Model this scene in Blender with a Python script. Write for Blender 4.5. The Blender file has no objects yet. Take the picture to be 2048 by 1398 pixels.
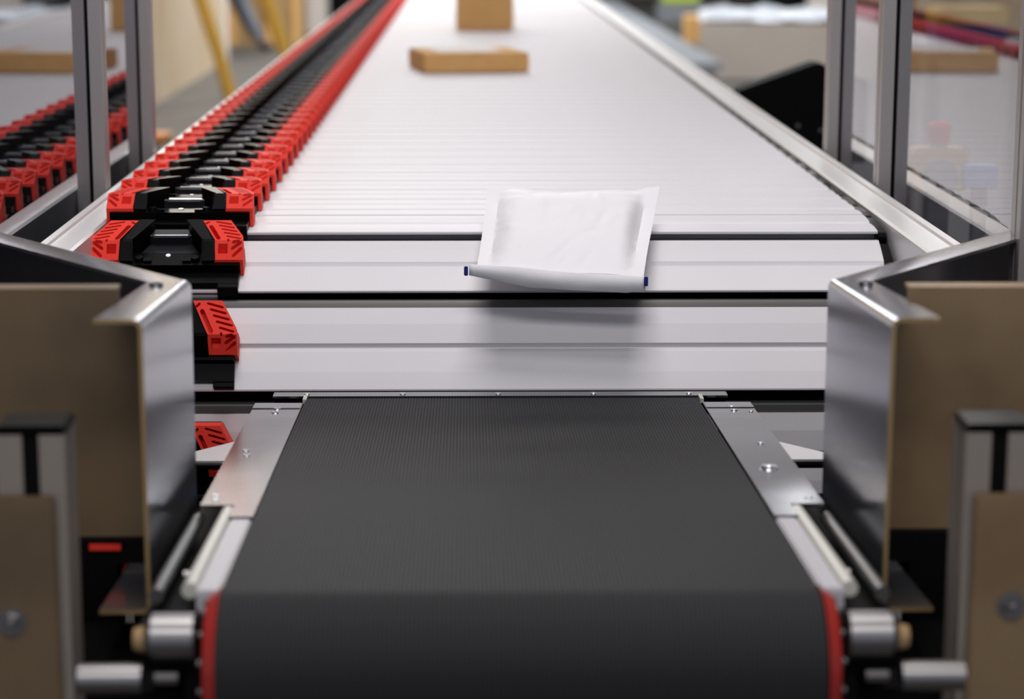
import bpy, bmesh, math, random
from mathutils import Vector, Matrix
random.seed(4)
R = math.radians
sc = bpy.context.scene
C = sc.collection

# ------------------------------------------------------------------ camera
F = 4400.0; TH = 11.197; YAW = 0.638; CX = 984.0; CZ = 1.45
cd = bpy.data.cameras.new('camera'); cam = bpy.data.objects.new('camera', cd); C.objects.link(cam)
cd.sensor_width = 36.0; cd.lens = F/2048*36.0; cd.shift_x = (1024-CX)/2048
cam.location = (0, 0, CZ); cam.rotation_euler = (R(90-TH), 0, R(-YAW))
cd.clip_start = 0.05; cd.clip_end = 200
cd.dof.use_dof = True; cd.dof.focus_distance = 3.03; cd.dof.aperture_fstop = 3.6; cd.dof.aperture_blades = 9
sc.camera = cam
sc.view_settings.view_transform = 'Standard'; sc.view_settings.look = 'None'
sc.view_settings.exposure = 0.0; sc.view_settings.gamma = 1.0; sc.view_settings.use_curve_mapping = False
CM = cam.rotation_euler.to_matrix()
def at(x, y, d):
    """world point seen at pixel x,y of the photograph at depth d along the view axis"""
    return Vector((0, 0, CZ)) + CM @ Vector(((x-CX)/F*d, -(y-699)/F*d, -d))

# ------------------------------------------------------------------ light
w = bpy.data.worlds.new('world'); sc.world = w; w.use_nodes = True
w.node_tree.nodes['Background'].inputs[0].default_value = (0.80, 0.86, 1.0, 1)
w.node_tree.nodes['Background'].inputs[1].default_value = 0.45
def lamp(x, y, z, sx, sy, power, col=(1.0, 0.965, 0.96)):
    l = bpy.data.lights.new('hall_or_fill_lamp', 'AREA'); l.shape = 'RECTANGLE'; l.size = sx; l.size_y = sy
    l.energy = power; l.color = col
    o = bpy.data.objects.new('hall_or_fill_lamp', l); C.objects.link(o); o.location = (x, y, z)
    return o
lamp(0.05, 2.35, 4.4, 1.6, 1.2, 72)
lamp(0.05, -1.4, 4.2, 2.4, 1.0, 98)
lamp(0.05, 5.2, 4.4, 1.8, 2.2, 30)
lamp(0.05, 9.0, 4.4, 1.8, 2.6, 54)
lamp(0.05, 13.5, 4.4, 1.8, 2.6, 75)
for yy in (20.5, 26, 32): lamp(0.05, yy, 5.0, 3.0, 4.0, 230, (0.90, 0.95, 1.0))
lamp(-1.9, 14.5, 4.6, 0.6, 6, 210, (1.0, 0.93, 0.84))  # fill lamp added to brighten the plywood wall
lamp(-1.2, 23, 4.6, 0.8, 3, 200, (1.0, 0.93, 0.84))  # fill lamp added to brighten the crate and its surroundings
lamp(4.0, 14, 4.6, 1.2, 5, 200, (0.93, 0.96, 1.0))
lamp(4.0, 22, 4.6, 1.2, 5, 260, (0.95, 0.97, 1.0))

# ------------------------------------------------------------------ materials
def mat(name, col, rough=0.5, metal=0.0, spec=0.5, coat=0.0, bump=None, mottle=None, aniso=None):
    m = bpy.data.materials.new(name); m.use_nodes = True
    nt = m.node_tree; b = nt.nodes['Principled BSDF']
    b.inputs['Base Color'].default_value = (*col, 1); b.inputs['Roughness'].default_value = rough
    b.inputs['Metallic'].default_value = metal; b.inputs['Specular IOR Level'].default_value = spec
    b.inputs['Coat Weight'].default_value = coat
    tc = nt.nodes.new('ShaderNodeTexCoord')
    if mottle:     # (scale, second colour, stretch)
        mp = nt.nodes.new('ShaderNodeMapping'); mp.inputs['Scale'].default_value = mottle[2] if len(mottle) > 2 else (1, 1, 1)
        n = nt.nodes.new('ShaderNodeTexNoise'); n.inputs['Scale'].default_value = mottle[0]; n.inputs['Detail'].default_value = 4
        r = nt.nodes.new('ShaderNodeValToRGB')
        r.color_ramp.elements[0].position = 0.35; r.color_ramp.elements[1].position = 0.68
        r.color_ramp.elements[0].color = (*col, 1); r.color_ramp.elements[1].color = (*mottle[1], 1)
        nt.links.new(tc.outputs['Object'], mp.inputs[0]); nt.links.new(mp.outputs[0], n.inputs['Vector'])
        nt.links.new(n.outputs['Fac'], r.inputs[0]); nt.links.new(r.outputs[0], b.inputs['Base Color'])
    if bump:       # (scale, strength, distance, stretch)
        mp = nt.nodes.new('ShaderNodeMapping'); mp.inputs['Scale'].default_value = bump[3] if len(bump) > 3 else (1, 1, 1)
        n = nt.nodes.new('ShaderNodeTexNoise'); n.inputs['Scale'].default_value = bump[0]; n.inputs['Detail'].default_value = 3
        bp = nt.nodes.new('ShaderNodeBump'); bp.inputs['Strength'].default_value = bump[1]; bp.inputs['Distance'].default_value = bump[2]
        nt.links.new(tc.outputs['Object'], mp.inputs[0]); nt.links.new(mp.outputs[0], n.inputs['Vector'])
        nt.links.new(n.outputs['Fac'], bp.inputs['Height']); nt.links.new(bp.outputs[0], b.inputs['Normal'])
    return m
M = {}
M['slat'] = mat('anodised_slat', (0.72, 0.70, 0.73), 0.5, 0.12, spec=0.22, mottle=(3, (0.75, 0.735, 0.76)))
M['tongue'] = mat('slat_tongue_metal', (0.075, 0.073, 0.070), 0.4, 0.3)
M['rail'] = mat('rail_aluminium', (0.76, 0.745, 0.75), 0.38, 0.35, mottle=(5, (0.80, 0.79, 0.79), (4, 0.3, 4)))
M['alu'] = mat('profile_aluminium', (0.46, 0.43, 0.42), 0.42, 0.5)
M['red'] = mat('red_plastic', (0.90, 0.052, 0.034), 0.55, spec=0.15)
M['black'] = mat('black_plastic', (0.002, 0.002, 0.0023), 0.34, spec=0.07, bump=(300, 0.15, 0.0004))
M['blackflat'] = mat('black_paint', (0.002, 0.002, 0.0022), 0.7, spec=0.12)
M['floorplate'] = mat('dark_grey_plastic', (0.016, 0.016, 0.02), 0.3, spec=0.4)
M['silver'] = mat('bright_steel', (0.72, 0.74, 0.78), 0.25, 0.9)
M['belt'] = mat('black_rubber_belt', (0.030, 0.030, 0.032), 0.6, spec=0.09)
M['steel'] = mat('brushed_steel', (0.21, 0.21, 0.225), 0.19, 0.95, mottle=(6, (0.25, 0.25, 0.26), (1, 8, 1)))
M['guardsteel'] = mat('guard_steel', (0.46, 0.46, 0.51), 0.20, 0.9, mottle=(5, (0.40, 0.40, 0.45)))
M['brown'] = mat('yellow_brown_steel', (0.15, 0.10, 0.055), 0.5, 0.3, mottle=(5, (0.24, 0.165, 0.09)))
M['brownlit'] = mat('lit_brown_steel', (0.22, 0.14, 0.075), 0.5, 0.3, mottle=(5, (0.36, 0.25, 0.13)))  # lit copy of the brown steel, stronger light on the right put into the colour
M['edge'] = mat('cut_edge_steel', (0.42, 0.28, 0.13), 0.5, 0.4)
M['chrome'] = mat('chrome', (0.30, 0.29, 0.29), 0.36, 1.0)
M['paper'] = mat('white_padded_paper', (0.87, 0.86, 0.89), 0.55, bump=(14, 0.35, 0.006))
M['navy'] = mat('navy_tape', (0.01, 0.012, 0.20), 0.4)
M['card'] = mat('brown_cardboard', (0.76, 0.43, 0.15), 0.8, mottle=(20, (0.80, 0.47, 0.18)))
M['cardlight'] = mat('pale_cardboard', (0.60, 0.54, 0.49), 0.85, mottle=(3, (0.64, 0.58, 0.53)))
M['plainstrip'] = mat('satin_strip', (0.50, 0.49, 0.52), 0.5, 0.0)
M['tanalu'] = mat('dull_aluminium', (0.34, 0.29, 0.25), 0.5, 0.4)
M['label'] = mat('paper_label', (0.80, 0.76, 0.72), 0.7)
M['ply'] = mat('pale_plywood', (0.60, 0.46, 0.29), 0.7, mottle=(0.9, (0.66, 0.53, 0.38)))
M['woodbrown'] = mat('brown_board', (0.36, 0.23, 0.10), 0.8, mottle=(2, (0.42, 0.28, 0.13)))
M['yellow'] = mat('yellow_paint', (0.42, 0.24, 0.02), 0.6)
M['brightyellow'] = mat('bright_yellow_plastic', (0.95, 0.60, 0.02), 0.5)
M['hivis'] = mat('lime_fabric', (0.62, 0.80, 0.05), 0.8)
M['denim'] = mat('grey_blue_denim', (0.17, 0.19, 0.24), 0.9)
M['navycloth'] = mat('navy_cloth', (0.02, 0.035, 0.12), 0.9)
M['shoebrown'] = mat('dark_brown_leather', (0.03, 0.018, 0.012), 0.6)
M['concrete'] = mat('grey_concrete', (0.048, 0.041, 0.034), 0.6, mottle=(0.4, (0.075, 0.072, 0.068)))
M['wallpaint'] = mat('warm_wall_paint', (0.50, 0.44, 0.37), 0.8)
M['ceil'] = mat('ceiling_paint', (0.42, 0.41, 0.42), 0.9)
M['greymachine'] = mat('grey_machine_paint', (0.33, 0.35, 0.38), 0.35, 0.3)
M['darkgrey'] = mat('dark_grey_paint', (0.012, 0.012, 0.014), 0.6, spec=0.2)
M['bluebin'] = mat('blue_plastic', (0.02, 0.12, 0.45), 0.45)
M['lightblue'] = mat('light_blue_plastic', (0.30, 0.50, 0.95), 0.45)
M['estop'] = mat('mustard_yellow_box', (0.85, 0.48, 0.08), 0.5)
M['wrap'] = mat('plastic_wrap', (0.62, 0.65, 0.70), 0.22, 0.1, bump=(6, 0.8, 0.05))
M['orange'] = mat('orange_plastic', (0.75, 0.25, 0.05), 0.3)
M['cream'] = mat('cream_tube_paint', (0.55, 0.54, 0.48), 0.4)
M['redring'] = mat('translucent_red_rubber', (0.38, 0.03, 0.025), 0.25, coat=0.5)
def glass_mat():
    m = bpy.data.materials.new('clear_acrylic'); m.use_nodes = True; nt = m.node_tree
    for n in list(nt.nodes): nt.nodes.remove(n)
    o = nt.nodes.new('ShaderNodeOutputMaterial'); mx = nt.nodes.new('ShaderNodeMixShader')
    t = nt.nodes.new('ShaderNodeBsdfTransparent'); g = nt.nodes.new('ShaderNodeBsdfGlossy')
    lw = nt.nodes.new('ShaderNodeLayerWeight'); pw_ = nt.nodes.new('ShaderNodeMath'); ma = nt.nodes.new('ShaderNodeMath')
    lw.inputs['Blend'].default_value = 0.5; pw_.operation = 'POWER'; pw_.inputs[1].default_value = 5.0
    ma.operation = 'MULTIPLY_ADD'; ma.inputs[1].default_value = 0.94; ma.inputs[2].default_value = 0.06
    t.inputs[0].default_value = (0.76, 0.76, 0.78, 1); g.inputs['Roughness'].default_value = 0.0
    g.inputs['Color'].default_value = (0.93, 0.93, 0.95, 1)
    nt.links.new(lw.outputs['Facing'], pw_.inputs[0]); nt.links.new(pw_.outputs[0], ma.inputs[0]); nt.links.new(ma.outputs[0], mx.inputs[0])
    nt.links.new(t.outputs[0], mx.inputs[1]); nt.links.new(g.outputs[0], mx.inputs[2])
    nt.links.new(mx.outputs[0], o.inputs[0]); return m
M['glass'] = glass_mat()

# ------------------------------------------------------------------ helpers
def link(name, me, m, parent=None, loc=None, rot=None):
    if m and not me.materials: me.materials.append(M[m] if isinstance(m, str) else m)
    o = bpy.data.objects.new(name, me); C.objects.link(o)
    if parent: o.parent = parent
    if loc is not None: o.location = loc
    if rot is not None: o.rotation_euler = rot
    return o
def fin(name, bm, m, parent=None, smooth=False, bevel=0, seg=2, loc=None, rot=None):
    bmesh.ops.remove_doubles(bm, verts=bm.verts, dist=1e-6)
    if bevel:
        es = [e for e in bm.edges if len(e.link_faces) == 2 and e.calc_face_angle(0) > 0.5]
        bmesh.ops.bevel(bm, geom=es, offset=bevel, segments=seg, affect='EDGES', clamp_overlap=True)
    bmesh.ops.recalc_face_normals(bm, faces=bm.faces)
    me = bpy.data.meshes.new(name); bm.to_mesh(me); bm.free()
    if smooth:
        for p in me.polygons: p.use_smooth = True
        me.set_sharp_from_angle(angle=R(35))
    return link(name, me, m, parent, loc, rot)
def box(bm, x0, x1, y0, y1, z0, z1):
    vs = [bm.verts.new((x, y, z)) for z in (z0, z1) for y in (y0, y1) for x in (x0, x1)]
    for f in ((0, 2, 3, 1), (4, 5, 7, 6), (0, 1, 5, 4), (2, 6, 7, 3), (0, 4, 6, 2), (1, 3, 7, 5)):
        bm.faces.new([vs[i] for i in f])
def prism(bm, pts, a0, a1, axis='z'):
    """polygon pts (2d) extruded between a0 and a1 along axis; x: pts are (y,z); y: pts (x,z); z: pts (x,y)"""
    def v(p, a):
        if axis == 'x': return (a, p[0], p[1])
        if axis == 'y': return (p[0], a, p[1])
        return (p[0], p[1], a)
    A = [bm.verts.new(v(p, a0)) for p in pts]; B = [bm.verts.new(v(p, a1)) for p in pts]
    n = len(pts)
    bm.faces.new(A); bm.faces.new(B[::-1])
    for i in range(n): bm.faces.new((A[i], B[i], B[(i+1) % n], A[(i+1) % n]))
def cyl(bm, p0, p1, r0, r1=None, n=24, caps=True):
    r1 = r0 if r1 is None else r1
    p0 = Vector(p0); p1 = Vector(p1); d = (p1-p0).normalized()
    u = d.orthogonal().normalized(); v = d.cross(u)
    A = [bm.verts.new(p0+(u*math.cos(2*math.pi*i/n)+v*math.sin(2*math.pi*i/n))*r0) for i in range(n)]
    B = [bm.verts.new(p1+(u*math.cos(2*math.pi*i/n)+v*math.sin(2*math.pi*i/n))*r1) for i in range(n)]
    for i in range(n): bm.faces.new((A[i], A[(i+1) % n], B[(i+1) % n], B[i]))
    if caps: bm.faces.new(A[::-1]); bm.faces.new(B)
def tube(bm, pts, rad, n=12):
    """tube through points, rad number or list"""
    pts = [Vector(p) for p in pts]; rings = []
    for i, p in enumerate(pts):
        d = (pts[min(i+1, len(pts)-1)]-pts[max(i-1, 0)]).normalized()
        ref = Vector((0, 0, 1)) if abs(d.z) < 0.9 else Vector((1, 0, 0))
        u = d.cross(ref).normalized(); v = d.cross(u)
        r = rad[i] if isinstance(rad, (list, tuple)) else rad
        rings.append([bm.verts.new(p+(u*math.cos(2*math.pi*k/n)+v*math.sin(2*math.pi*k/n))*r) for k in range(n)])
    for a, b in zip(rings, rings[1:]):
        for k in range(n): bm.faces.new((a[k], a[(k+1) % n], b[(k+1) % n], b[k]))
    bm.faces.new(rings[0][::-1]); bm.faces.new(rings[-1])
def tag(o, label, cat, group=None):
    o['label'] = label; o['category'] = cat
    if group: o['group'] = group
    return o
def thing(name, label, cat, loc=(0, 0, 0), rot=(0, 0, 0), group=None):
    o = bpy.data.objects.new(name, None); C.objects.link(o); o.empty_display_size = 0.05
    o.location = loc; o.rotation_euler = rot
    return tag(o, label, cat, group)
def dup(root, loc, rot, label):
    r = root.copy(); C.objects.link(r); r.location = loc; r.rotation_euler = rot; r['label'] = label
    for ch in list(root.children):
        c = ch.copy(); C.objects.link(c); c.parent = r
        for g in list(ch.children):
            d = g.copy(); C.objects.link(d); d.parent = c
    return r
def struct(o):
    o['kind'] = 'structure'; return o
def screw(parent, p, r=0.005, nrm=(0, 0, 1), m='silver', name='screw', h=0.0015, hexa=False):
    bm = bmesh.new(); n = Vector(nrm).normalized(); p = Vector(p)
    cyl(bm, p, p+n*h, r, r*0.85, 6 if hexa else 16)
    cyl(bm, p+n*h, p+n*(h+r*0.12), r*0.35, r*0.25, 6)
    return fin(name, bm, m, parent)

# ------------------------------------------------------------------ the hall
bm = bmesh.new(); box(bm, -9, 10, -3, 40, -0.2, 0); struct(fin('floor', bm, 'concrete'))
bm = bmesh.new(); box(bm, -9, 10, -3, 40, 5.2, 5.4); struct(fin('ceiling', bm, 'ceil'))
bm = bmesh.new(); box(bm, -9.2, -9, -3, 40, 0, 5.2); struct(fin('wall_left', bm, 'wallpaint'))
bm = bmesh.new(); box(bm, 10, 10.2, -3, 40, 0, 5.2); struct(fin('wall_right', bm, 'wallpaint'))
bm = bmesh.new(); box(bm, -9.2, 10.2, 40, 40.2, 0, 5.2); struct(fin('wall_back', bm, 'wallpaint'))

# ------------------------------------------------------------------ sorter slats
XL, XR = -0.523, 0.605
L, PITCH = 0.1235, 0.125
DY, DZ, DR = 3.30, 0.697, 0.296          # centre of the end sprocket, radius of the slat faces
def slat_profile():
    h = L/2; P = []
    for t, z in ((0, -0.0013), (0.2, 0.0), (0.432, -0.0008), (0.438, -0.0015), (0.472, -0.0054), (0.485, -0.0054), (0.53, -0.0016),
                 (0.78, 0.0), (0.985, -0.0006), (1.0, -0.0016)):
        P.append((h-t*L, z))
    P += [(-h, -0.0048), (-h+0.004, -0.0058), (-h+0.026, -0.0058), (-h+0.026, -0.020), (h, -0.020)]
    return P
def make_slat(tongue=True):
    t = thing('sorter_carrier', '', 'slat', group='aluminium slats of the sorter')
    bm = bmesh.new(); prism(bm, slat_profile(), XL, XR, 'x'); fin('slat_plate', bm, 'slat', t)
    bm = bmesh.new(); hinge = tongue
    pts = [(L/2-0.004, -0.0062)] + [(L/2+0.0105+0.0060*math.cos(a), -0.0130+0.0065*math.sin(a)) for a in [R(q) for q in (90, 60, 30, 0, -30, -60, -90)]] + [(L/2-0.004, -0.0195)]
    prism(bm, pts, XL, XR, 'x')
    if hinge: fin('hinge_tongue', bm, 'tongue', t, smooth=True)
    else: bm.free()
    for s, x0, x1 in ((-1, XL-0.012, XL-0.0002), (1, XR+0.0002, XR+0.014)):
        bm = bmesh.new()
        cp = [(L/2+0.0005, -0.012), (L/2-0.004, -0.0048), (0.02, -0.0015), (-0.03, -0.0015), (-L/2+0.004, -0.004), (-L/2-0.0005, -0.010), (-L/2, -0.030), (L/2, -0.030)]
        prism(bm, cp, x0, x1, 'x'); fin('end_cap', bm, 'black', t, bevel=0.001, seg=1)
    return t
# transforms of every slat: (y, z, tilt)
frames = []
def arc(k, tilt):                        # slat face tangent to the sprocket
    a = R(tilt); return (DY-DR*math.sin(a), DZ+DR*math.cos(a), a)
frames.append(('flat1', (3.2735, 0.9958, R(3.7))))
frames.append(('arc2', (3.1484, 0.9520, R(26.85)))); frames.append(('arc3', (3.0437, 0.8490, R(60))))
frames.append(('arc4', (3.010, 0.6995, R(85)))); frames.append(('arc5', arc(5, 120.0)))
NFLAT = 88
for i in range(NFLAT): frames.append(('run', (3.340+PITCH*(i+0.5), 1.0, 0.0)))
slat0 = make_slat()
SL = {'flat1': 'silver slat at the brink, the last nearly flat one before the run bends down',
      'arc2': 'wide tilted silver slat on which the white mailer rests',
      'arc3': 'steep silver slat just above the thin grey transfer strip, with the soft mailer shadow',
      'arc4': 'upright silver slat seen beneath the black gap behind the belt end',
      'arc5': 'underside silver slat curling away below the upright one'}
SH = {'flat1': 'foremost level red and black shoe, on the last nearly flat slat',
      'arc2': 'tilted red and black shoe cut off by the left guard, wide chevron facing up',
      'arc3': 'red and black shoe on the steep slat, half hidden by the left guard',
      'arc4': 'lowest red shoe peeping out between left guard and belt side plate',
      'arc5': 'red and black shoe on the underside slat'}
def slat_label(k, i):
    if k != 'run': return SL[k]
    return 'level silver slat of the long flat run behind the white mailer'
def shoe_label(k, i):
    if k != 'run': return SH[k]
    return 'red and black shoe in the long level row along the left rail'

# ------------------------------------------------------------------ sorter shoe
SX = -0.4270
def pad_mesh(s):
    """red wing on side s, with its pressed-in slots (local frame of the slat, y+ is away)"""
    far, kin, kout, fr = 0.046, -0.004, 0.006, -0.028
    zt, zf = 0.0455, 0.028
    bm = bmesh.new()
    # top outline, from far inner going outward
    top = [(0.045, far, zt), (0.087, far, zt), (0.1075, kout, zt), (0.1085, kin, zt), (0.1085, fr, zf), (0.068, fr, zf), (0.068, kin, zt)]
    bot = [(0.045, far, 0.012), (0.087, far, 0.008), (0.1075, kout, 0.008), (0.1085, kin, 0.010), (0.1085, fr, 0.0235), (0.068, fr, 0.0235), (0.068, kin, 0.012)]
    T = [bm.verts.new((s*x, y, z)) for x, y, z in top]; B = [bm.verts.new((s*x, y, z)) for x, y, z in bot]
    n = len(T)
    for i in range(n): bm.faces.new((T[i], T[(i+1) % n], B[(i+1) % n], B[i]))
    bm.faces.new((T[0], T[1], T[2], T[3], T[6])); bm.faces.new((T[3], T[4], T[5], T[6]))
    bm.faces.new((B[0], B[6], B[3], B[2], B[1])); bm.faces.new((B[3], B[6], B[5], B[4]))
    xs = sorted((s*0.1038, s*0.1084)); box(bm, xs[0], xs[1], fr+0.0003, kout-0.0005, 0.001, 0.0245)
    bmesh.ops.recalc_face_normals(bm, faces=bm.faces)
    me = bpy.data.meshes.new('pad'); bm.to_mesh(me); bm.free()
    a = bpy.data.objects.new('padtmp', me); C.objects.link(a)
    # slots
    def inx(y):  return 0.045+(far-y)/(far-kin)*0.023 if y > kin else 0.068
    def outx(y): return 0.087+(far-y)/(far-kout)*0.0205 if y > kout else 0.108
    def pt(aa, b):
        y = far-(far-kin)*aa if aa <= 1 else kin-(kin-fr)*(aa-1)
        return Vector((inx(y)+(outx(y)-inx(y))*b, y))
    segs = [((0.09, 0.20), (0.17, 0.06), 0.0036, 0.014)]
    segs += [((0.30, 0.17), (0.92, 0.16), 0.0062, 0.016)]
    for q in (0.08, 0.26, 0.44, 0.62, 0.80): segs.append(((q, 0.48), (q+0.12, 0.90), 0.0036, 0.014))
    segs += [((0.965, 0.48), (1.02, 0.48), 0.0034, 0.014)]
    bm = bmesh.new()
    def slot(p0, p1, w, z0, z1):
        d = (p1-p0).normalized(); q = Vector((-d.y, d.x))*w/2
        c = [p0-d*w*0.3-q*0.55, p0+q*0-d*w*0.5, p0-d*w*0.3+q*0.55, p0+q, p1+q, p1+d*w*0.3+q*0.55, p1+d*w*0.5, p1+d*w*0.3-q*0.55, p1-q, p0-q]
        prism(bm, [(s*v.x, v.y) for v in c], z0, z1, 'z')
    for (p0, p1, wd, dp) in segs: slot(pt(*p0), pt(*p1), wd, zt-dp, zt+0.01)
    for (p0, p1) in (((1.10, 0.66), (1.02, 0.84)), ((1.42, 0.62), (1.12, 0.92)), ((1.80, 0.66), (1.42, 0.94))):
        slot(pt(*p0), pt(*p1), 0.0042, 0.026, zt+0.01)
    h0 = pt(1.18, 0.12); h1 = pt(1.18, 0.46)
    prism(bm, [(s*h0.x, h0.y), (s*h1.x, h1.y), (s*h1.x, h1.y-0.012), (s*h0.x, h0.y-0.012)], 0.024, zt+0.01, 'z')
    bmesh.ops.recalc_face_normals(bm, faces=bm.faces)
    mc = bpy.data.meshes.new('cut'); bm.to_mesh(mc); bm.free()
    c = bpy.data.objects.new('cuttmp', mc); C.objects.link(c)
    md = a.modifiers.new('b', 'BOOLEAN'); md.operation = 'DIFFERENCE'; md.object = c; md.solver = 'EXACT'; md.use_self = True
    dg = bpy.context.evaluated_depsgraph_get(); dg.update()
    out = bpy.data.meshes.new_from_object(a.evaluated_get(dg))
    bpy.data.objects.remove(a); bpy.data.objects.remove(c)
    out.name = 'pad'; out.materials.clear(); return out
PADS = {s: pad_mesh(s) for s in (-1, 1)}
def make_shoe(clips=True):
    t = thing('sorter_shoe', '', 'sorting shoe', group='red and black shoes riding on the slats')
    far, kin, fr = 0.046, -0.004, -0.028
    # black body: base plate, front block, inner floor
    bm = bmesh.new()
    prism(bm, [(-0.084, far), (0.084, far), (0.103, 0.004), (0.103, -0.0605), (-0.103, -0.0605), (-0.103, 0.004)], 0.0006, 0.0110, 'z')
    prism(bm, [(-0.067, kin), (0.067, kin), (0.067, -0.029), (0.103, -0.029), (0.103, -0.034), (-0.103, -0.034), (-0.103, -0.029), (-0.067, -0.029)], 0.0105, 0.0232, 'z')
    for s in (-1, 1):
        xs = sorted((s*0.1015, s*0.070)); box(bm, xs[0], xs[1], -0.0345, -0.0215, 0.0106, 0.0200)
    fin('shoe_body', bm, 'black', t)
    for s in (-1, 1):
        pad = link('wing_pad', PADS[s], 'red', t)
        # inner rib
        bm = bmesh.new()
        pl = [(0.0445, far), (0.0675, kin), (0.0675, fr), (0.050, fr), (0.050, kin), (0.025, far)]
        zz = [0.046, 0.046, 0.0285, 0.0285, 0.046, 0.046]
        A = [bm.verts.new((s*p[0], p[1], z)) for p, z in zip(pl, zz)]; B = [bm.verts.new((s*p[0], p[1], 0.0105)) for p in pl]
        for i in range(6): bm.faces.new((A[i], A[(i+1) % 6], B[(i+1) % 6], B[i]))
        bm.faces.new((A[0], A[1], A[4], A[5])); bm.faces.new((A[1], A[2], A[3], A[4]))
        bm.faces.new((B[0], B[5], B[4], B[1])); bm.faces.new((B[1], B[4], B[3], B[2]))
        fin('inner_rib', bm, 'black', t, bevel=0.0016)
        # hanging clip that wraps over the slat edge
        if clips:
            bm = bmesh.new(); xs = sorted((s*0.103, s*0.074))
            box(bm, xs[0], xs[1], -0.0702, -0.0624, -0.024, 0.0108); box(bm, xs[0], xs[1], -0.0626, -0.0585, 0.001, 0.0108)
            fin('edge_clip', bm, 'black', t, bevel=0.001, seg=1)
        # small clip lug on the inner floor
        bm = bmesh.new(); cyl(bm, (s*0.040, -0.022, 0.0233), (s*0.040, -0.022, 0.0290), 0.0068, 0.0050, 12)
        box(bm, *sorted((s*0.034, s*0.022)), -0.028, -0.020, 0.0233, 0.0265)
        fin('lug', bm, 'black', t)
    bm = bmesh.new(); prism(bm, [(-0.024, far-0.004), (0.024, far-0.004), (0.048, kin-0.002), (0.048, -0.003), (-0.048, -0.003), (-0.048, kin-0.002)], 0.0108, 0.0150, 'z')
    fin('floor_plate', bm, 'floorplate', t)
    bm = bmesh.new(); prism(bm, [(-0.024, far), (0.024, far), (0.031, 0.030), (-0.031, 0.030)], 0.0108, 0.0300, 'z'); fin('cross_bar', bm, 'floorplate', t, bevel=0.001, seg=1)
    bm = bmesh.new(); box(bm, -0.025, 0.025, 0.0285, 0.0305, 0.0270, 0.0310); fin('silver_strip', bm, 'silver', t)
    bm = bmesh.new(); cyl(bm, (0, -0.011, 0.0233), (0, -0.011, 0.0244), 0.0042, 0.0036, 14); fin('pin', bm, 'silver', t)
    if clips:
        bm = bmesh.new(); box(bm, -0.0735, 0.0735, -0.0670, -0.0628, -0.0135, -0.0075); fin('front_bar', bm, 'silver', t)
    return t
shoe0 = make_shoe(); slatf = make_slat(False); shoef = make_shoe(False)      # f: the ones of the flat run
seen = set()
for i, (k, (y, z, a)) in enumerate(frames):
    q = {'arc2': 0.002, 'arc3': 0.010, 'arc4': 0.006}.get(k, 0.0)
    flat = k == 'run'
    for src, loc, lab in ((slatf if flat else slat0, (0, y, z), slat_label(k, i)),
                          (shoef if flat else shoe0, (SX-(0.003 if q else 0), y+q*math.cos(a), z+q*math.sin(a)), shoe_label(k, i))):
        if src.name in seen: dup(src, loc, (a, 0, 0), lab)
        else:
            seen.add(src.name); src.location = loc; src.rotation_euler = (a, 0, 0); src['label'] = lab

# ------------------------------------------------------------------ sorter frame, rails, drum
YE = 3.34+PITCH*NFLAT
fr_ = thing('sorter_undercarriage', 'black undercarriage of the long slat sorter, seen dark in the gaps between slats', 'machine frame')
bm = bmesh.new(); cyl(bm, (XL+0.01, DY, DZ), (XR-0.01, DY, DZ), DR-0.050, n=48); fin('end_drum', bm, 'blackflat', fr_, smooth=True)
bm = bmesh.new(); box(bm, -0.53, 0.61, 3.45, YE, 0.62, 0.955); fin('bed', bm, 'blackflat', fr_)
for x0, x1 in ((-0.583, -0.545), (0.632, 0.673)):
    bm = bmesh.new(); box(bm, x0, x1, 2.98, YE, 0.50, 0.934); fin('side_plate', bm, 'blackflat', fr_)
for yy in (3.6, 6.5, 9.5, 12.5):
    for x0, x1 in ((-0.57, -0.51), (0.60, 0.66)):
        bm = bmesh.new(); box(bm, x0, x1, yy, yy+0.06, 0, 0.6); fin('leg', bm, 'blackflat', fr_)
def rail(x0, x1, outer, label):
    """aluminium rail, with a raised lip on its outer side"""
    s = 1 if outer > 0 else -1
    xi, xo = (x0, x1) if s > 0 else (x1, x0)
    w_ = abs(x1-x0)
    P = [(xi, 0.935), (xi, 1.000), (xi+s*0.003, 1.0035), (xi+s*w_*0.70, 1.0055), (xi+s*w_*0.73, 1.0095), (xo-s*0.004, 1.0105), (xo, 1.0075), (xo, 0.935)]
    bm = bmesh.new(); prism(bm, P, 2.86, YE, 'y')
    return tag(fin('side_rail', bm, 'rail'), label, 'rail')
rail(0.622, 0.674, 1, 'pale aluminium edge rail along the right side of the slats')
rail(-0.586, -0.537, -1, 'pale aluminium edge rail on the left, outside the red shoes')
for x0, x1, side in ((-0.75, -0.645, 'left'), (0.738, 0.84, 'right')):
    bm = bmesh.new(); box(bm, x0, x1, 3.0, YE, 0.60, 0.80)
    prism(bm, [(x0, 0.80), (x1, 0.80), (x1, 0.82), (x0, 0.82)], 3.0, YE, 'y')
    tag(fin('gap_filler', bm, 'blackflat'), 'black filler standing in for the shade outside the %s rail' % side, 'filler')  # black filler put where the gap beyond each rail lies in shade

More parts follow.
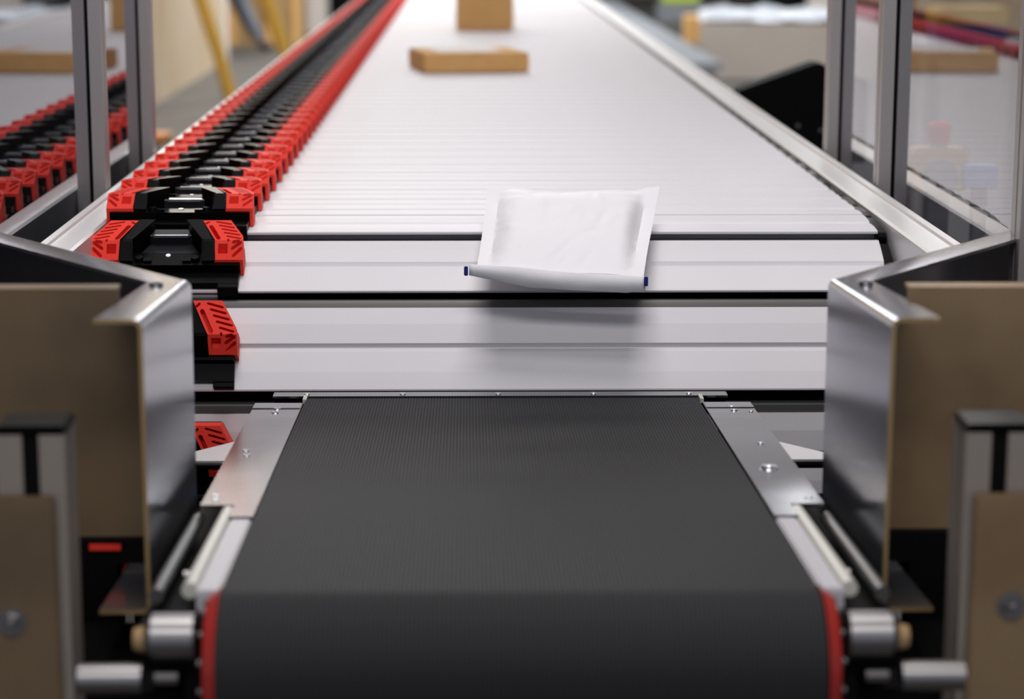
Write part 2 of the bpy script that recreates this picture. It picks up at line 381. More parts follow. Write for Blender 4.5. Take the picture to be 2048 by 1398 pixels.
# ------------------------------------------------------------------ glass guard: posts and panes
def profile_post(x0, y0, z0, z1, label, w_=0.047, cap=False, m='alu'):
    t = thing('aluminium_post', label, 'post', (x0+w_/2, y0+w_/2, z0), group=None)
    h = w_/2; g = 0.0032; d = 0.007
    P = [(-h, -h), (-g, -h), (-g, -h+d), (g, -h+d), (g, -h), (h, -h), (h, -g), (h-d, -g), (h-d, g), (h, g), (h, h), (g, h), (g, h-d), (-g, h-d), (-g, h), (-h, h), (-h, g), (-h+d, g), (-h+d, -g), (-h, -g)]
    bm = bmesh.new(); prism(bm, P, 0, z1-z0, 'z'); fin('profile', bm, m, t)
    bm = bmesh.new()
    box(bm, -g, g, -h+0.0025, -h+d-0.0002, 0.001, z1-z0-0.001); box(bm, -g, g, h-d+0.0002, h-0.0025, 0.001, z1-z0-0.001)
    fin('slot_strip', bm, 'blackflat', t)
    return t
for (x, y, nm) in ((0.680, 4.15, 'aluminium post nearest the black wedge, right of the slats'), (0.680, 3.62, 'middle aluminium post on the right, left of the emergency stop'),
                   (0.683, 2.69, 'aluminium post cut by the right edge of the photo'),
                   (-0.637, 4.13, 'aluminium post on the left in front of the pale plywood wall'), (-0.637, 3.58, 'aluminium post on the left between the two panes'),):
    profile_post(x, y, 0.0, 2.4, nm)
def pane(x, y0, y1, label):
    bm = bmesh.new()
    vs = [bm.verts.new(p) for p in ((x, y0, 0.93), (x, y1, 0.93), (x, y1, 2.35), (x, y0, 2.35))]; bm.faces.new(vs)
    bm2 = bm; e = bmesh.ops.extrude_face_region(bm2, geom=list(bm2.faces)); 
    bmesh.ops.translate(bm2, vec=(0.0004, 0, 0), verts=[v for v in e['geom'] if isinstance(v, bmesh.types.BMVert)])
    return tag(fin('clear_pane', bm, 'glass'), label, 'glass pane', 'clear guard panes beside the sorter')
pane(0.7035, 2.741, 3.616, 'clear pane at far right mirroring the brown box and slats')
pane(0.7035, 3.671, 4.146, 'narrow clear pane between the two right posts')
pane(-0.6135, 2.15, 3.576, 'clear pane at far left mirroring the red shoes')
pane(-0.6135, 3.631, 4.126, 'narrow clear pane between the two left posts')

# ------------------------------------------------------------------ belt conveyor
BW0, BW1 = -0.221, 0.314
P_far = Vector((0, 2.935, 0.8015)); P_near = Vector((0, 1.895, 0.8560))
bd = (P_far-P_near).normalized(); bn = Vector((0, -bd.z, bd.y))
BL = (P_far-P_near).length
bc = thing('belt_conveyor', 'short conveyor with ribbed dark grey rubber belt in the foreground', 'belt conveyor', (0.047, 1.9, 0.5))
def W2(parent, o): o.parent = parent; o.matrix_parent_inverse = Matrix.Translation(parent.location).inverted()
def bp(x, s, h=0.0):    # point on the belt plane, s metres from the near end, h above it
    return Vector((x, 0, 0))+P_near+bd*s+bn*h
bm = bmesh.new()
path = []      # (point, normal)
RR = 0.068
cn = P_near-bn*RR; cf = P_far-bn*0.010
for i in range(19):
    a = R(-110+i*110/18); n = bn*math.cos(a)+bd*math.sin(a); path.append((cn+n*RR, n))
for i in range(1, 12): path.append((bp(0, BL*i/12), bn))
for i in range(9):
    a = R(150*i/8); n = bn*math.cos(a)+bd*math.sin(a); path.append((cf+n*0.010, n))
NR = 134; pw = (BW1-BW0)/NR; cols = []
for (p, n) in path:
    row = []
    for i in range(NR):
        for fx, hh in ((0.0, -0.0007), (0.18, 0.0), (0.72, 0.0), (0.90, -0.0007)):
            row.append(bm.verts.new(p+Vector((BW0+(i+fx)*pw, 0, 0))+n*hh))
    cols.append(row)
for a, b in zip(cols, cols[1:]):
    for i in range(len(a)-1): bm.faces.new((a[i], a[i+1], b[i+1], b[i]))
ob = fin('ribbed_belt', bm, 'belt'); W2(bc, ob)
bm = bmesh.new(); cyl(bm, cn+Vector((BW0-0.001, 0, 0)), cn+Vector((BW1+0.001, 0, 0)), RR-0.003, n=40); W2(bc, fin('front_roller', bm, 'blackflat', smooth=True))
# slider bed under the belt
bm = bmesh.new()
def slab(bm, x0, x1, s0, s1, h0, h1):
    vs = [bm.verts.new(bp(x, s, h)) for h in (h0, h1) for s in (s0, s1) for x in (x0, x1)]
    for f in ((0, 2, 3, 1), (4, 5, 7, 6), (0, 1, 5, 4), (2, 6, 7, 3), (0, 4, 6, 2), (1, 3, 7, 5)): bm.faces.new([vs[i] for i in f])
slab(bm, BW0+0.004, BW1-0.004, 0.0, BL-0.006, -0.060, -0.004); W2(bc, fin('slider_bed', bm, 'blackflat'))
XC = 0.047
def mx(s, x): return XC+s*x           # x measured from the centre line
for s in (-1, 1):
    # stepped steel cover plate beside the belt
    bm = bmesh.new()
    pts = [(0.2690, 0.995), (0.333, 0.995), (0.330, 0.355), (0.294, 0.355), (0.294, 0.300), (0.2690, 0.300)]
    A = [bm.verts.new(bp(mx(s, p[0]), p[1], 0.0005)) for p in pts]; B = [bm.verts.new(bp(mx(s, p[0]), p[1], -0.0035)) for p in pts]
    bm.faces.new(A); bm.faces.new(B[::-1])
    for i in range(6): bm.faces.new((A[i], A[(i+1) % 6], B[(i+1) % 6], B[i]))
    cp = fin('cover_plate', bm, 'steel'); W2(bc, cp)
    for (u, v, r) in (((0.300, 0.955, 0.005), (0.300, 0.925, 0.005), (0.312, 0.66, 0.0045), (0.308, 0.63, 0.0045), (0.318, 0.40, 0.0045), (0.316, 0.38, 0.0045)) if s < 0 else
                      ((0.304, 0.962, 0.005), (0.304, 0.935, 0.005), (0.325, 0.925, 0.003), (0.308, 0.70, 0.0045), (0.298, 0.55, 0.011), (0.318, 0.385, 0.0045))):
        o = screw(None, bp(mx(s, u), v, 0.0006), r, bn, h=0.0025 if r > 0.01 else 0.0012); W2(bc, o); 
    # rim line across the plate end: a thin raised overlap
    bm = bmesh.new(); xs = sorted((mx(s, 0.270), mx(s, 0.333))); slab(bm, xs[0], xs[1], 0.955, 0.9955, 0.0006, 0.0016)
    W2(bc, fin('plate_end_strip', bm, 'steel'))
    # bright side strip
    bm = bmesh.new(); xs = sorted((mx(s, 0.2705), mx(s, 0.292))); slab(bm, xs[0], xs[1], 0.005, 0.300, -0.030, -0.002)
    W2(bc, fin('side_strip', bm, 'plainstrip', bevel=0.002))
    # cream tubes
    for xx, h_, rr, s0, s1, m_ in ((0.2995, -0.006, 0.0075, 0.02, 0.345, 'cream'), (0.333, -0.016, 0.0070, 0.04, 0.36, 'tongue')):
        bm = bmesh.new(); cyl(bm, bp(mx(s, xx), s0, h_), bp(mx(s, xx), s1, h_), rr, n=16); o = fin('guide_tube', bm, m_, smooth=True); W2(bc, o)
    # inner machine gap: black channel with small fittings
    bm = bmesh.new(); xs = sorted((mx(s, 0.272), mx(s, 0.345))); slab(bm, xs[0], xs[1], 0.0, 0.995, -0.075, -0.036)
    W2(bc, fin('side_channel', bm, 'blackflat'))
    for (u, v) in ((0.316, 0.14),):
        bm = bmesh.new(); cyl(bm, bp(mx(s, u-0.012), v, -0.022), bp(mx(s, u+0.004), v, -0.022), 0.005, n=14); o = fin('fitting', bm, 'chrome', smooth=True); W2(bc, o)
    # red end ring of the roller
    bm = bmesh.new()
    cyl(bm, cn+Vector((mx(s, 0.2685), 0, 0)), cn+Vector((mx(s, 0.280), 0, 0)), RR+0.001, RR-0.006, n=44); o = fin('end_ring', bm, 'redring', smooth=True); W2(bc, o)
    for k in range(8):
        a = R(-100+k*26); n = bn*math.cos(a)+bd*math.sin(a)
        o = screw(None, cn+Vector((mx(s, 0.2815), 0, 0))+n*(RR-0.012), 0.0035, (s, 0, 0), 'chrome', h=0.003); W2(bc, o)
    # bearing housing and shaft ends
    c0 = Vector((0, 1.853, 0.826))
    bm = bmesh.new(); cyl(bm, c0+Vector((mx(s, 0.288), 0, 0)), c0+Vector((mx(s, 0.325), 0, 0)), 0.021, n=32); cyl(bm, c0+Vector((mx(s, 0.325), 0, 0)), c0+Vector((mx(s, 0.331), 0, 0)), 0.018, 0.014, n=32)
    W2(bc, fin('bearing_housing', bm, 'chrome', smooth=True))
    bm = bmesh.new(); cyl(bm, c0+Vector((mx(s, 0.3312), 0, -0.002)), c0+Vector((mx(s, 0.341), 0, -0.002)), 0.012, 0.010, n=20); W2(bc, fin('shaft_end', bm, 'edge', smooth=True))
    c1 = Vector((0, 1.838, 0.793))
    bm = bmesh.new(); cyl(bm, c1+Vector((mx(s, 0.333), 0, 0)), c1+Vector((mx(s, 0.388), 0, 0)), 0.0135, n=24); W2(bc, fin('cross_tube', bm, 'chrome', smooth=True))
    bm = bmesh.new(); cyl(bm, c1+Vector((mx(s, 0.302), 0, 0)), c1+Vector((mx(s, 0.322), 0, 0)), 0.0055, n=6); W2(bc, fin('bolt', bm, 'chrome'))
    bm = bmesh.new(); box(bm, *sorted((mx(s, 0.283), mx(s, 0.300))), 1.862, 1.98, 0.72, 0.835); W2(bc, fin('bearing_plate', bm, 'blackflat', bevel=0.004))
# black boxes added to stand for the dark void under the belt
bm = bmesh.new(); box(bm, -0.62, 0.72, 1.965, 2.17, 0.0, 0.735); box(bm, -0.23, 0.32, 2.25, 2.88, 0.0, 0.72); W2(bc, fin('cabinet', bm, 'blackflat'))
# transfer strip between slats and belt
ts = thing('transfer_strip', 'thin grey steel strip with small screws between slats and belt end', 'strip', (0.0445, 2.962, 0.8005))
bm = bmesh.new(); box(bm, -0.312, 0.312, -0.016, 0.010, -0.0015, 0.0015); fin('strip_plate', bm, 'steel', ts)
bm = bmesh.new(); box(bm, -0.312, 0.312, 0.006, 0.010, -0.030, -0.0015); fin('strip_flange', bm, 'blackflat', ts)
for q in range(5): screw(ts, (-0.266+q*0.1315, -0.003, 0.0015), 0.0045)
for s, hx in ((-1, -0.222), (1, 0.318)):      # small pale end fingers beside the belt nose
    bm = bmesh.new(); box(bm, -0.0025, 0.0025, -0.018, 0.012, -0.002, 0.004); cyl(bm, (s*0.014, -0.018, -0.005), (s*0.024, -0.018, -0.005), 0.004, n=12)
    tag(fin('nose_finger', bm, 'cream', loc=(hx, 2.935, 0.800)), 'small pale metal finger at the %s corner of the belt end' % ('left' if s < 0 else 'right'), 'fitting')
# brackets beside the belt end
for s, side in ((-1, 'left'), (1, 'right')):
    b = thing('support_bracket', 'pale angled bracket below the upright slat, %s of the belt' % side, 'bracket', (mx(s, 0.36), 2.70, 0.77))
    bm = bmesh.new(); pts = [(-0.045*s, 0.13), (-0.03*s, 0.13), (0.055*s, 0.03), (0.060*s, 0.0), (-0.045*s, 0.0)]
    prism(bm, pts, 0.0, 0.003, 'z'); fin('angled_plate', bm, 'rail', b)
    bm = bmesh.new(); tube(bm, [(-0.03*s, 0.0, -0.004), (0.045*s, 0.0, -0.004), (0.056*s, 0.0, -0.012), (0.056*s, 0, -0.040), (0.040*s, 0, -0.046), (-0.03*s, 0, -0.046)], 0.0045, 10)
    fin('wire_loop', bm, 'black', b, smooth=True)
    v = thing('sensor_plug', 'small chrome fitting with a blue band, %s of the belt cover plate' % side, 'fitting', (mx(s, 0.352), 2.58, 0.752))
    bm = bmesh.new(); cyl(bm, (0, 0, 0), (0.010*s, -0.05, -0.012), 0.013, 0.011, 18); fin('plug_body', bm, 'chrome', v, smooth=True)
    bm = bmesh.new(); cyl(bm, (-0.001*s, 0.008, 0.002), (0.002*s, -0.018, -0.003), 0.0145, n=18); fin('blue_band', bm, 'bluebin', v, smooth=True)
    bm = bmesh.new(); cyl(bm, (0.018*s, -0.03, -0.02), (0.024*s, -0.09, -0.03), 0.008, n=6); fin('nut', bm, 'chrome', v)

# ------------------------------------------------------------------ sheet metal guards
def guard(s, label):
    t = thing('sheet_metal_guard', label, 'guard', (mx(s, 0.353), 2.036, 0.70))
    path = [Vector((mx(s, 0.353), 2.036)), Vector((mx(s, 0.353), 2.405)), Vector((mx(s, 0.80), 3.00))]
    ztop = [1.0765, 1.0535, 1.0535]; zbot = [0.7875, 0.770, 0.770]
    # outward normals with mitre
    n0 = Vector((s, 0)); d1 = (path[2]-path[1]).normalized(); n1 = Vector((d1.y, -d1.x))*s
    if n1.x*s < 0: n1 = -n1
    nm = (n0+n1); nm = nm/(nm.dot(n0))
    N = [n0, nm, n1]
    def C_(u0, u1): return [u0, u1]
    th = 0.004; rb = 0.009
    def section(fl, flb):
        pts = []  # (u, zref, dz): outer skin faces the belt at u=0
        pts.append((fl, 't', 0))
        for k in range(5):
            a = R(90*k/4); pts.append((rb-rb*math.sin(a), 't', -rb+rb*math.cos(a)))
        for k in range(5):
            a = R(90*k/4); pts.append((rb-rb*math.cos(a), 'b', rb-rb*math.sin(a)))
        pts.append((flb, 'b', 0)); pts.append((flb, 'b', th))
        ri = rb-th
        for k in range(5):
            a = R(90*k/4); pts.append((rb-ri*math.sin(a), 'b', rb-ri*math.cos(a)))
        for k in range(5):
            a = R(90*k/4); pts.append((rb-ri*math.cos(a), 't', -rb+ri*math.sin(a)))
        pts.append((fl, 't', -th)); return pts
    S = section(0.046, 0.050)
    def sweep(i0, i1, keep, name, m, parent):
        bm = bmesh.new(); rows = []
        for i in (i0, i1):
            rows.append([bm.verts.new((*(path[i]+N[i]*u), (ztop[i] if zr == 't' else zbot[i])+dz)) for (u, zr, dz) in S])
        n = len(S)
        for k in range(n): bm.faces.new((rows[0][k], rows[0][(k+1) % n], rows[1][(k+1) % n], rows[1][k]))
        if i0 == 0:
            f = bm.faces.new(rows[0]); 
        if i1 == 2: bm.faces.new(rows[1][::-1])
        bmesh.ops.recalc_face_normals(bm, faces=bm.faces)
        o = fin(name, bm, m, smooth=True)
        if i0 == 0:
            o.data.materials.append(M['edge'])
            for p in o.data.polygons:
                if p.normal.y < -0.9: p.material_index = 1
        W2(t, o); return o
    sweep(0, 1, None, 'channel_plate', 'guardsteel', t)
    sweep(1, 2, None, 'flared_plate', 'guardsteel', t)
    p = Vector((mx(s, 0.381), 2.33, 1.0585)); o = screw(None, p, 0.008, (0, 0.05, 1), 'steel', 'bolt', h=0.004); W2(t, o)
    return t
guard(-1, 'bent grey sheet-metal guard with flanges, left of the ribbed belt')
guard(1, 'bent grey sheet-metal guard with flanges, right of the ribbed belt')
# brown panels behind the guards
for s, side, z0 in ((-1, 'left', 0.818), (1, 'right', 0.824)):
    t = thing('brown_panel', 'large mottled brown steel panel behind the %s guard' % side, 'panel', (mx(s, 0.70), 2.2, z0))
    lx = t.location.x
    pts = [(mx(s, 0.3585)-lx, 0), (mx(s, 0.3585)-lx, 1.0605-z0), (mx(s, 0.4005)-lx, 1.0605-z0), (mx(s, 0.4005)-lx, 1.078-z0), (mx(s, 1.1)-lx, 1.078-z0), (mx(s, 1.1)-lx, 0)]
    bm = bmesh.new(); prism(bm, pts, 0, 0.004, 'y'); x0, x1 = sorted((mx(s, 0.403)-lx, mx(s, 1.1)-lx)); box(bm, x0, x1, 0.004, 0.030, 1.074-z0, 1.078-z0)
    fin('panel_sheet', bm, 'brown' if s < 0 else 'brownlit', t)
    bm = bmesh.new(); prism(bm, [(mx(s, 0.3585)-lx, -0.001), (mx(s, 1.1)-lx, -0.001), (mx(s, 1.1)-lx, -z0+0.001), (mx(s, 0.410)-lx, -z0+0.001), (mx(s, 0.410)-lx, 0.7925-z0), (mx(s, 0.3585)-lx, 0.7925-z0)], -0.012, 0.02, 'y')
    fin('void_filler', bm, 'blackflat', t)  # black sheet added to stand for the dark void below the brown sheet
p = at(180, 1099, 2.267)
bm = bmesh.new(); box(bm, 0, 0.032, 0, 0.003, 0, 0.006)
tag(fin('red_strip', bm, 'red', loc=(p.x, 2.1845, p.z)), 'short red strip on the dark filler under the left brown panel', 'strip')
# capped posts with mounting plates
for s, side in ((-1, 'left'), (1, 'right')):
    xc = mx(s, 0.433 if s < 0 else 0.424); D0 = 1.885
    t = thing('capped_post', 'short aluminium profile post with black cap, %s foreground' % side, 'post', (xc, D0+0.03, 0.0))
    h = 0.030; g = 0.0075; d = 0.012
    P = [(-h, -h+0.005), (-g, -h+0.005), (-g, -h+d), (g, -h+d), (g, -h+0.005), (h, -h+0.005), (h, -g), (h-d, -g), (h-d, g), (h, g), (h, h), (-h, h), (-h, g), (-h+d, g), (-h+d, -g), (-h, -g)]
    bm = bmesh.new(); prism(bm, P, 0, 1.000, 'z'); fin('profile', bm, 'tanalu', t)
    bm = bmesh.new(); box(bm, -h-0.001, h+0.001, -h+0.002, h+0.001, 1.0002, 1.008); fin('cap', bm, 'black', t, bevel=0.0025)
    bm = bmesh.new(); box(bm, -g, g, -h+d-0.003, -h+d-0.0002, 0.001, 0.999); fin('slot_strip', bm, 'blackflat', t)
    p = thing('mounting_plate', 'brown steel plate bolted on the front of the %s capped post' % side, 'plate', (xc, D0+0.001, 0.60))
    x0, x1 = sorted((s*(-0.022), s*0.16)); x0, x1 = sorted((s*(-0.0225 if s > 0 else -0.021), s*0.16))
    bm = bmesh.new(); box(bm, x0, x1, -0.006, 0, 0, 0.3465); fin('plate_sheet', bm, 'brown' if s < 0 else 'brownlit', p, bevel=0.002)
    hx = at(2010 if s > 0 else 38, 1195 if s > 0 else 1222, 1.99)
    bm = bmesh.new()
    q = Vector((hx.x-xc, -0.006, hx.z-0.60))
    cyl(bm, q, q+Vector((0, -0.002, 0)), 0.013, n=24); cyl(bm, q+Vector((0, -0.002, 0)), q+Vector((0, -0.009, 0)), 0.0095, 0.008, n=6); cyl(bm, q+Vector((0, -0.009, 0)), q+Vector((0, -0.011, 0)), 0.0045, 0.003, n=12)
    fin('bolt', bm, 'chrome', p)

# ------------------------------------------------------------------ white padded mailer
ml = thing('padded_mailer', 'white padded paper mailer tipping over the end of the slats', 'mailer', (0, 0, 0))
A_ = at(953, 538, 3.035); B_ = at(1287, 556, 3.035); C_ = at(1318, 388, 3.275); D_ = at(975, 376, 3.275)
ml.location = (A_+B_+C_+D_)/4
up = (B_-A_).cross(D_-A_).normalized()
def mailer():
    bm = bmesh.new(); NU, NV = 56, 44; o = ml.location
    rnd = random.Random(8)
    wr = [(rnd.random(), rnd.random(), rnd.uniform(0, 6.28), rnd.uniform(0.008, 0.022), rnd.uniform(0.0005, 0.0018)*rnd.choice((1, -1))) for _ in range(80)]
    def pos(u, v, side):
        p = A_*(1-u)*(1-v)+B_*u*(1-v)+C_*u*v+D_*(1-u)*v
        # seam border about 12 mm, then swell
        def e(t, b, k): 
            t = max(0, min(1, (t-b)/k)); return math.sin(t*math.pi/2)**0.8
        su = e(u, 0.075, 0.13)*e(1-u, 0.080, 0.09); sv = e(v, -0.02, 0.34)*e(1-v, 0.02, 0.26)
        su *= 0.8+0.2*math.sin(u*math.pi); sv *= 0.8+0.2*math.sin(v*math.pi)
        h = su*sv*(0.021 if side > 0 else 0.022)
        # slight sag and waviness of the rim
        rim = 0.0035*math.sin(u*9+1)*(1-sv)*(0.25 if v < 0.5 else 1) + 0.004*math.sin(v*7+0.5)*(1-su)*(1 if u > 0.5 else -0.6)
        wv = 0
        for (a, b, ph, sc_, am) in wr:
            du = (u-a)*math.cos(ph)+(v-b)*math.sin(ph); dv = -(u-a)*math.sin(ph)+(v-b)*math.cos(ph)
            wv += am*math.exp(-(du/sc_)**2-(dv/(sc_*5))**2)
        if side > 0: h += wv*(0.3+0.7*su)
        # puckers near the left and right seams
        edge = math.exp(-((u-0.095)/0.03)**2)+math.exp(-((u-0.90)/0.03)**2)
        if side > 0: h += edge*0.0009*math.sin(v*38+4*math.sin(v*13))
        # corner lift, far right
        h2 = 0.010*max(0, u-0.85)/0.15*max(0, v-0.8)/0.2
        shr = (1-0.018*math.sin(v*math.pi))
        p = o+(p-o)
        c = (A_+B_+C_+D_)/4
        h = max(h, 0.0007)
        return p+up*((h if side > 0 else -h)+rim+h2) - (B_-A_)*(u-0.5)*0.012*math.sin(v*math.pi)
    for side in (1, -1):
        g = [[bm.verts.new(pos(i/NU, j/NV, side)-o) for i in range(NU+1)] for j in range(NV+1)]
        for j in range(NV):
            for i in range(NU): bm.faces.new((g[j][i], g[j][i+1], g[j+1][i+1], g[j+1][i]))
        if side > 0: top = g
        else: bot = g
    for i in range(NU):
        bm.faces.new((top[0][i], top[0][i+1], bot[0][i+1], bot[0][i])); bm.faces.new((top[NV][i], top[NV][i+1], bot[NV][i+1], bot[NV][i]))
    for j in range(NV):
        bm.faces.new((top[j][0], top[j+1][0], bot[j+1][0], bot[j][0])); bm.faces.new((top[j][NU], top[j+1][NU], bot[j+1][NU], bot[j][NU]))
    return fin('padded_body', bm, 'paper', ml, smooth=True)
mb = mailer()
for p in mb.data.polygons: p.use_smooth = True
# folded closing flap along the near edge, facing the camera
bm = bmesh.new(); o = ml.location
NF = 40; rows = [[], [], []]
PA = at(938, 531, 3.020); PB = at(1291, 556, 3.020)
for i in range(NF+1):
    u = i/NF; base = PA*(1-u)+PB*u
    bulge = math.sin(u*math.pi)
    dropp = 0.0135 + 0.0125*min(1, u/0.35)*1.0 - 0.004*u
    if u > 0.9: dropp -= 0.002
    crease = 0.0010*math.sin(u*17)*bulge
    topz = 0.0015+0.0015*bulge*math.sin(u*6.0+0.8)
    rows[0].append(bm.verts.new(base+Vector((0, 0.0, topz))-o))
    rows[1].append(bm.verts.new(base+Vector((0, 0.001*bulge-crease, topz-dropp*0.5))-o))
    rows[2].append(bm.verts.new(base+Vector((0, -0.001-0.001*bulge, -dropp))-o))
for a, b in zip(rows, rows[1:]):
    for i in range(NF): bm.faces.new((a[i], a[i+1], b[i+1], b[i]))
fl = fin('folded_flap', bm, 'paper', ml, smooth=True)
md = fl.modifiers.new('t', 'SOLIDIFY'); md.thickness = 0.002
for P_, nm in ((at(932, 542, 3.015), 'l'), (at(1292, 563, 3.015), 'r')):
    bm = bmesh.new(); box(bm, -0.0028, 0.0028, -0.0015, 0.0025, -0.0065, 0.0065)
    bmesh.ops.translate(bm, verts=bm.verts, vec=P_-o); k = fin('tape_end', bm, 'navy', ml, bevel=0.0008); k['label'] = 'navy blue tape end'

# ------------------------------------------------------------------ cardboard boxes on the sorter
def carton(name, x, y, rz, sx, sy, sz, label, m='card', lab=None):
    t = thing(name, label, 'box', (x, y, 1.0008), (0, 0, rz))
    bm = bmesh.new(); box(bm, 0, sx, 0, sy, 0, sz); fin('carton', bm, m, t, bevel=0.004)
    bm = bmesh.new(); box(bm, sx*0.46, sx*0.54, -0.0006, sy+0.0006, sz-0.0004, sz+0.0006); fin('packing_tape', bm, 'card', t)
    if lab:
        bm = bmesh.new(); box(bm, lab[0], lab[1], lab[2], lab[3], sz+0.0004, sz+0.0012); fin('paper_label', bm, 'label', t)
    return t
carton('cardboard_box', -0.123, 6.36, R(10), 0.307, 0.31, 0.055, 'flat brown cardboard box lying in the middle of the slats', lab=(0.05, 0.24, 0.05, 0.28))
carton('cardboard_box', -0.045, 8.72, R(-4), 0.215, 0.26, 0.26, 'tall brown cardboard box farthest away on the slats')

# ------------------------------------------------------------------ background, left
t = thing('plywood_wall', 'tall pale plywood partition behind the left posts', 'partition', (-2.5, 18, 0))
bm = bmesh.new(); box(bm, -0.10, 0.08, -9, 4.3, 0, 3.0); fin('board', bm, 'ply', t)
bm = bmesh.new(); box(bm, 0.08, 0.10, 4.0, 4.3, 0, 3.0); fin('edge_board', bm, 'label', t)
bm = bmesh.new(); box(bm, -0.55, 0, 0, 3.0, 0, 1.25)
tag(fin('dark_backdrop', bm, 'darkgrey', loc=(-0.95, 3.2, 0), bevel=0.01), 'dark grey block added behind the far left pane to darken the view through it', 'cabinet')  # invented block, darkens what shows through the left panes
# brown crate
p = at(530, 108, 24.6)
t = thing('wooden_crate', 'brown wooden crate standing behind the person walking', 'crate', (p.x, p.y+0.8, 0))
bm = bmesh.new(); box(bm, -0.42, 0.38, -0.6, 0.6, 0, 2.0); fin('crate_body', bm, 'woodbrown', t)
bm = bmesh.new()
for q in (-0.42, 0.0, 0.30): box(bm, q, q+0.08, -0.64, -0.60, 0, 2.0)
fin('batten', bm, 'card', t)
p = at(628, 60, 27.5)
bm = bmesh.new(); box(bm, -0.27, 0.16, -0.5, 0.5, 0, 2.4)
tag(fin('beige_cabinet', bm, 'cardlight', loc=(p.x, p.y, 0), bevel=0.02), 'tall beige cabinet in the back between brown crate and dark opening', 'cabinet')
p = at(690, 10, 30)
bm = bmesh.new(); box(bm, -0.24, 0.30, -0.4, 0.4, 0, 2.6)
tag(fin('dark_locker', bm, 'blackflat', loc=(p.x, p.y, 0), bevel=0.02), 'black locker at the very top behind the red shoes', 'locker')
# yellow leaning safety bars
for (pts, lab) in ((((385, -60), (402, 0), (437, 105), (470, 230)), 'yellow leaning safety bar in front of the plywood wall'),
                   (((500, -120), (528, -20), (558, 70), (600, 190)), 'yellow leaning safety bar beside the grey trouser leg')):
    t_ = thing('safety_bar', lab, 'safety bar', tuple(at(*pts[-1], 17.5)))
    bm = bmesh.new(); w0 = Vector(t_.location)
    P = [at(*q, 17.5)-w0 for q in pts]
    P.append(P[-1]+(P[-1]-P[-2])*((-w0.z+0.02)/((P[-1]-P[-2]).z) if (P[-1]-P[-2]).z else 0))
    P = [P[0]+(P[0]-P[1])*1.2]+P
    tube(bm, P, 0.055, 14); fin('bar', bm, 'yellow', t_, smooth=True)
# person walking: jeans, dark shoe, navy jacket, lower body in the photo
def person():
    foot = at(522, 108, 23.3)
    t = thing('person', 'person in grey-blue trousers and dark shoes walking behind the yellow bars', 'person', (foot.x, foot.y, 0))
    def skin(name, chain, m, sub=2):
        me = bpy.data.meshes.new(name); vs = [c[0] for c in chain[0]]; es = chain[1]
        me.from_pydata([v for v in vs], es, []); me.update()
        o = link(name, me, m, t)
        sk = o.modifiers.new('s', 'SKIN'); sk.use_smooth_shade = True
        for i, c in enumerate(chain[0]):
            o.data.skin_vertices[0].data[i].radius = (c[1], c[2] if len(c) > 2 else c[1])
        o.data.skin_vertices[0].data[0].use_root = True
        o.modifiers.new('u', 'SUBSURF').levels = sub; o.modifiers['u'].render_levels = sub
        return o
    # body core (one continuous figure)
    V = [((-0.30, 0, 0.93), 0.15, 0.11), ((-0.30, 0, 1.15), 0.15, 0.11), ((-0.29, 0, 1.38), 0.18, 0.11), ((-0.28, 0, 1.52), 0.06), ((-0.28, -0.01, 1.60), 0.07, 0.08), ((-0.28, -0.01, 1.72), 0.075, 0.09),
         ((-0.33, 0.06, 0.88), 0.09), ((-0.25, 0.16, 0.50), 0.065), ((-0.05, 0.30, 0.12), 0.045), ((0.04, 0.24, 0.05), 0.03),
         ((-0.25, -0.04, 0.88), 0.09), ((-0.18, -0.06, 0.50), 0.065), ((0.00, 0.0, 0.12), 0.045), ((0.09, -0.06, 0.05), 0.03),
         ((-0.47, 0, 1.42), 0.06), ((-0.53, 0.03, 1.14), 0.045), ((-0.49, -0.10, 0.92), 0.035), ((-0.48, -0.14, 0.84), 0.04, 0.025),
         ((-0.10, 0, 1.42), 0.06), ((-0.04, 0.0, 1.14), 0.045), ((-0.06, -0.12, 0.93), 0.035), ((-0.05, -0.15, 0.85), 0.04, 0.025)]
    E = [(0, 1), (1, 2), (2, 3), (3, 4), (4, 5), (0, 6), (6, 7), (7, 8), (8, 9), (0, 10), (10, 11), (11, 12), (12, 13), (2, 14), (14, 15), (15, 16), (16, 17), (2, 18), (18, 19), (19, 20), (20, 21)]
    M['skin'] = mat('skin', (0.55, 0.33, 0.24), 0.6)
    skin('body', (V, E), 'skin')
    g = 1.22
    VT = [(V[0][0], 0.165, 0.125)]+[(V[i][0], V[i][1]*1.22) for i in (6, 7, 8, 10, 11, 12)]
    skin('trousers', (VT, [(0, 1), (1, 2), (2, 3), (0, 4), (4, 5), (5, 6)]), 'denim')
    VJ = [((-0.30, 0, 0.98), 0.17, 0.13), ((-0.30, 0, 1.15), 0.17, 0.13), ((-0.29, 0, 1.40), 0.20, 0.13), (V[14][0], 0.075), (V[15][0], 0.06), (V[16][0], 0.05), (V[18][0], 0.075), (V[19][0], 0.06), (V[20][0], 0.05)]
    skin('jacket', (VJ, [(0, 1), (1, 2), (2, 3), (3, 4), (4, 5), (2, 6), (6, 7), (7, 8)]), 'navycloth')
    for a, b in ((8, 9), (12, 13)):
        A0 = Vector(V[a][0]); B0 = Vector(V[b][0])
        skin('shoe', ([(tuple(A0-Vector((0.01, 0, 0.0))), 0.062), (tuple((A0+B0)/2), 0.062, 0.06), (tuple(B0+Vector((0.05, 0, 0.0))), 0.05, 0.045)], [(0, 1), (1, 2)]), 'shoebrown')
    skin('hair', ([((-0.28, 0.03, 1.72), 0.08, 0.085), ((-0.28, 0.02, 1.77), 0.078, 0.085)], [(0, 1)]), 'shoebrown')
    return t
person()
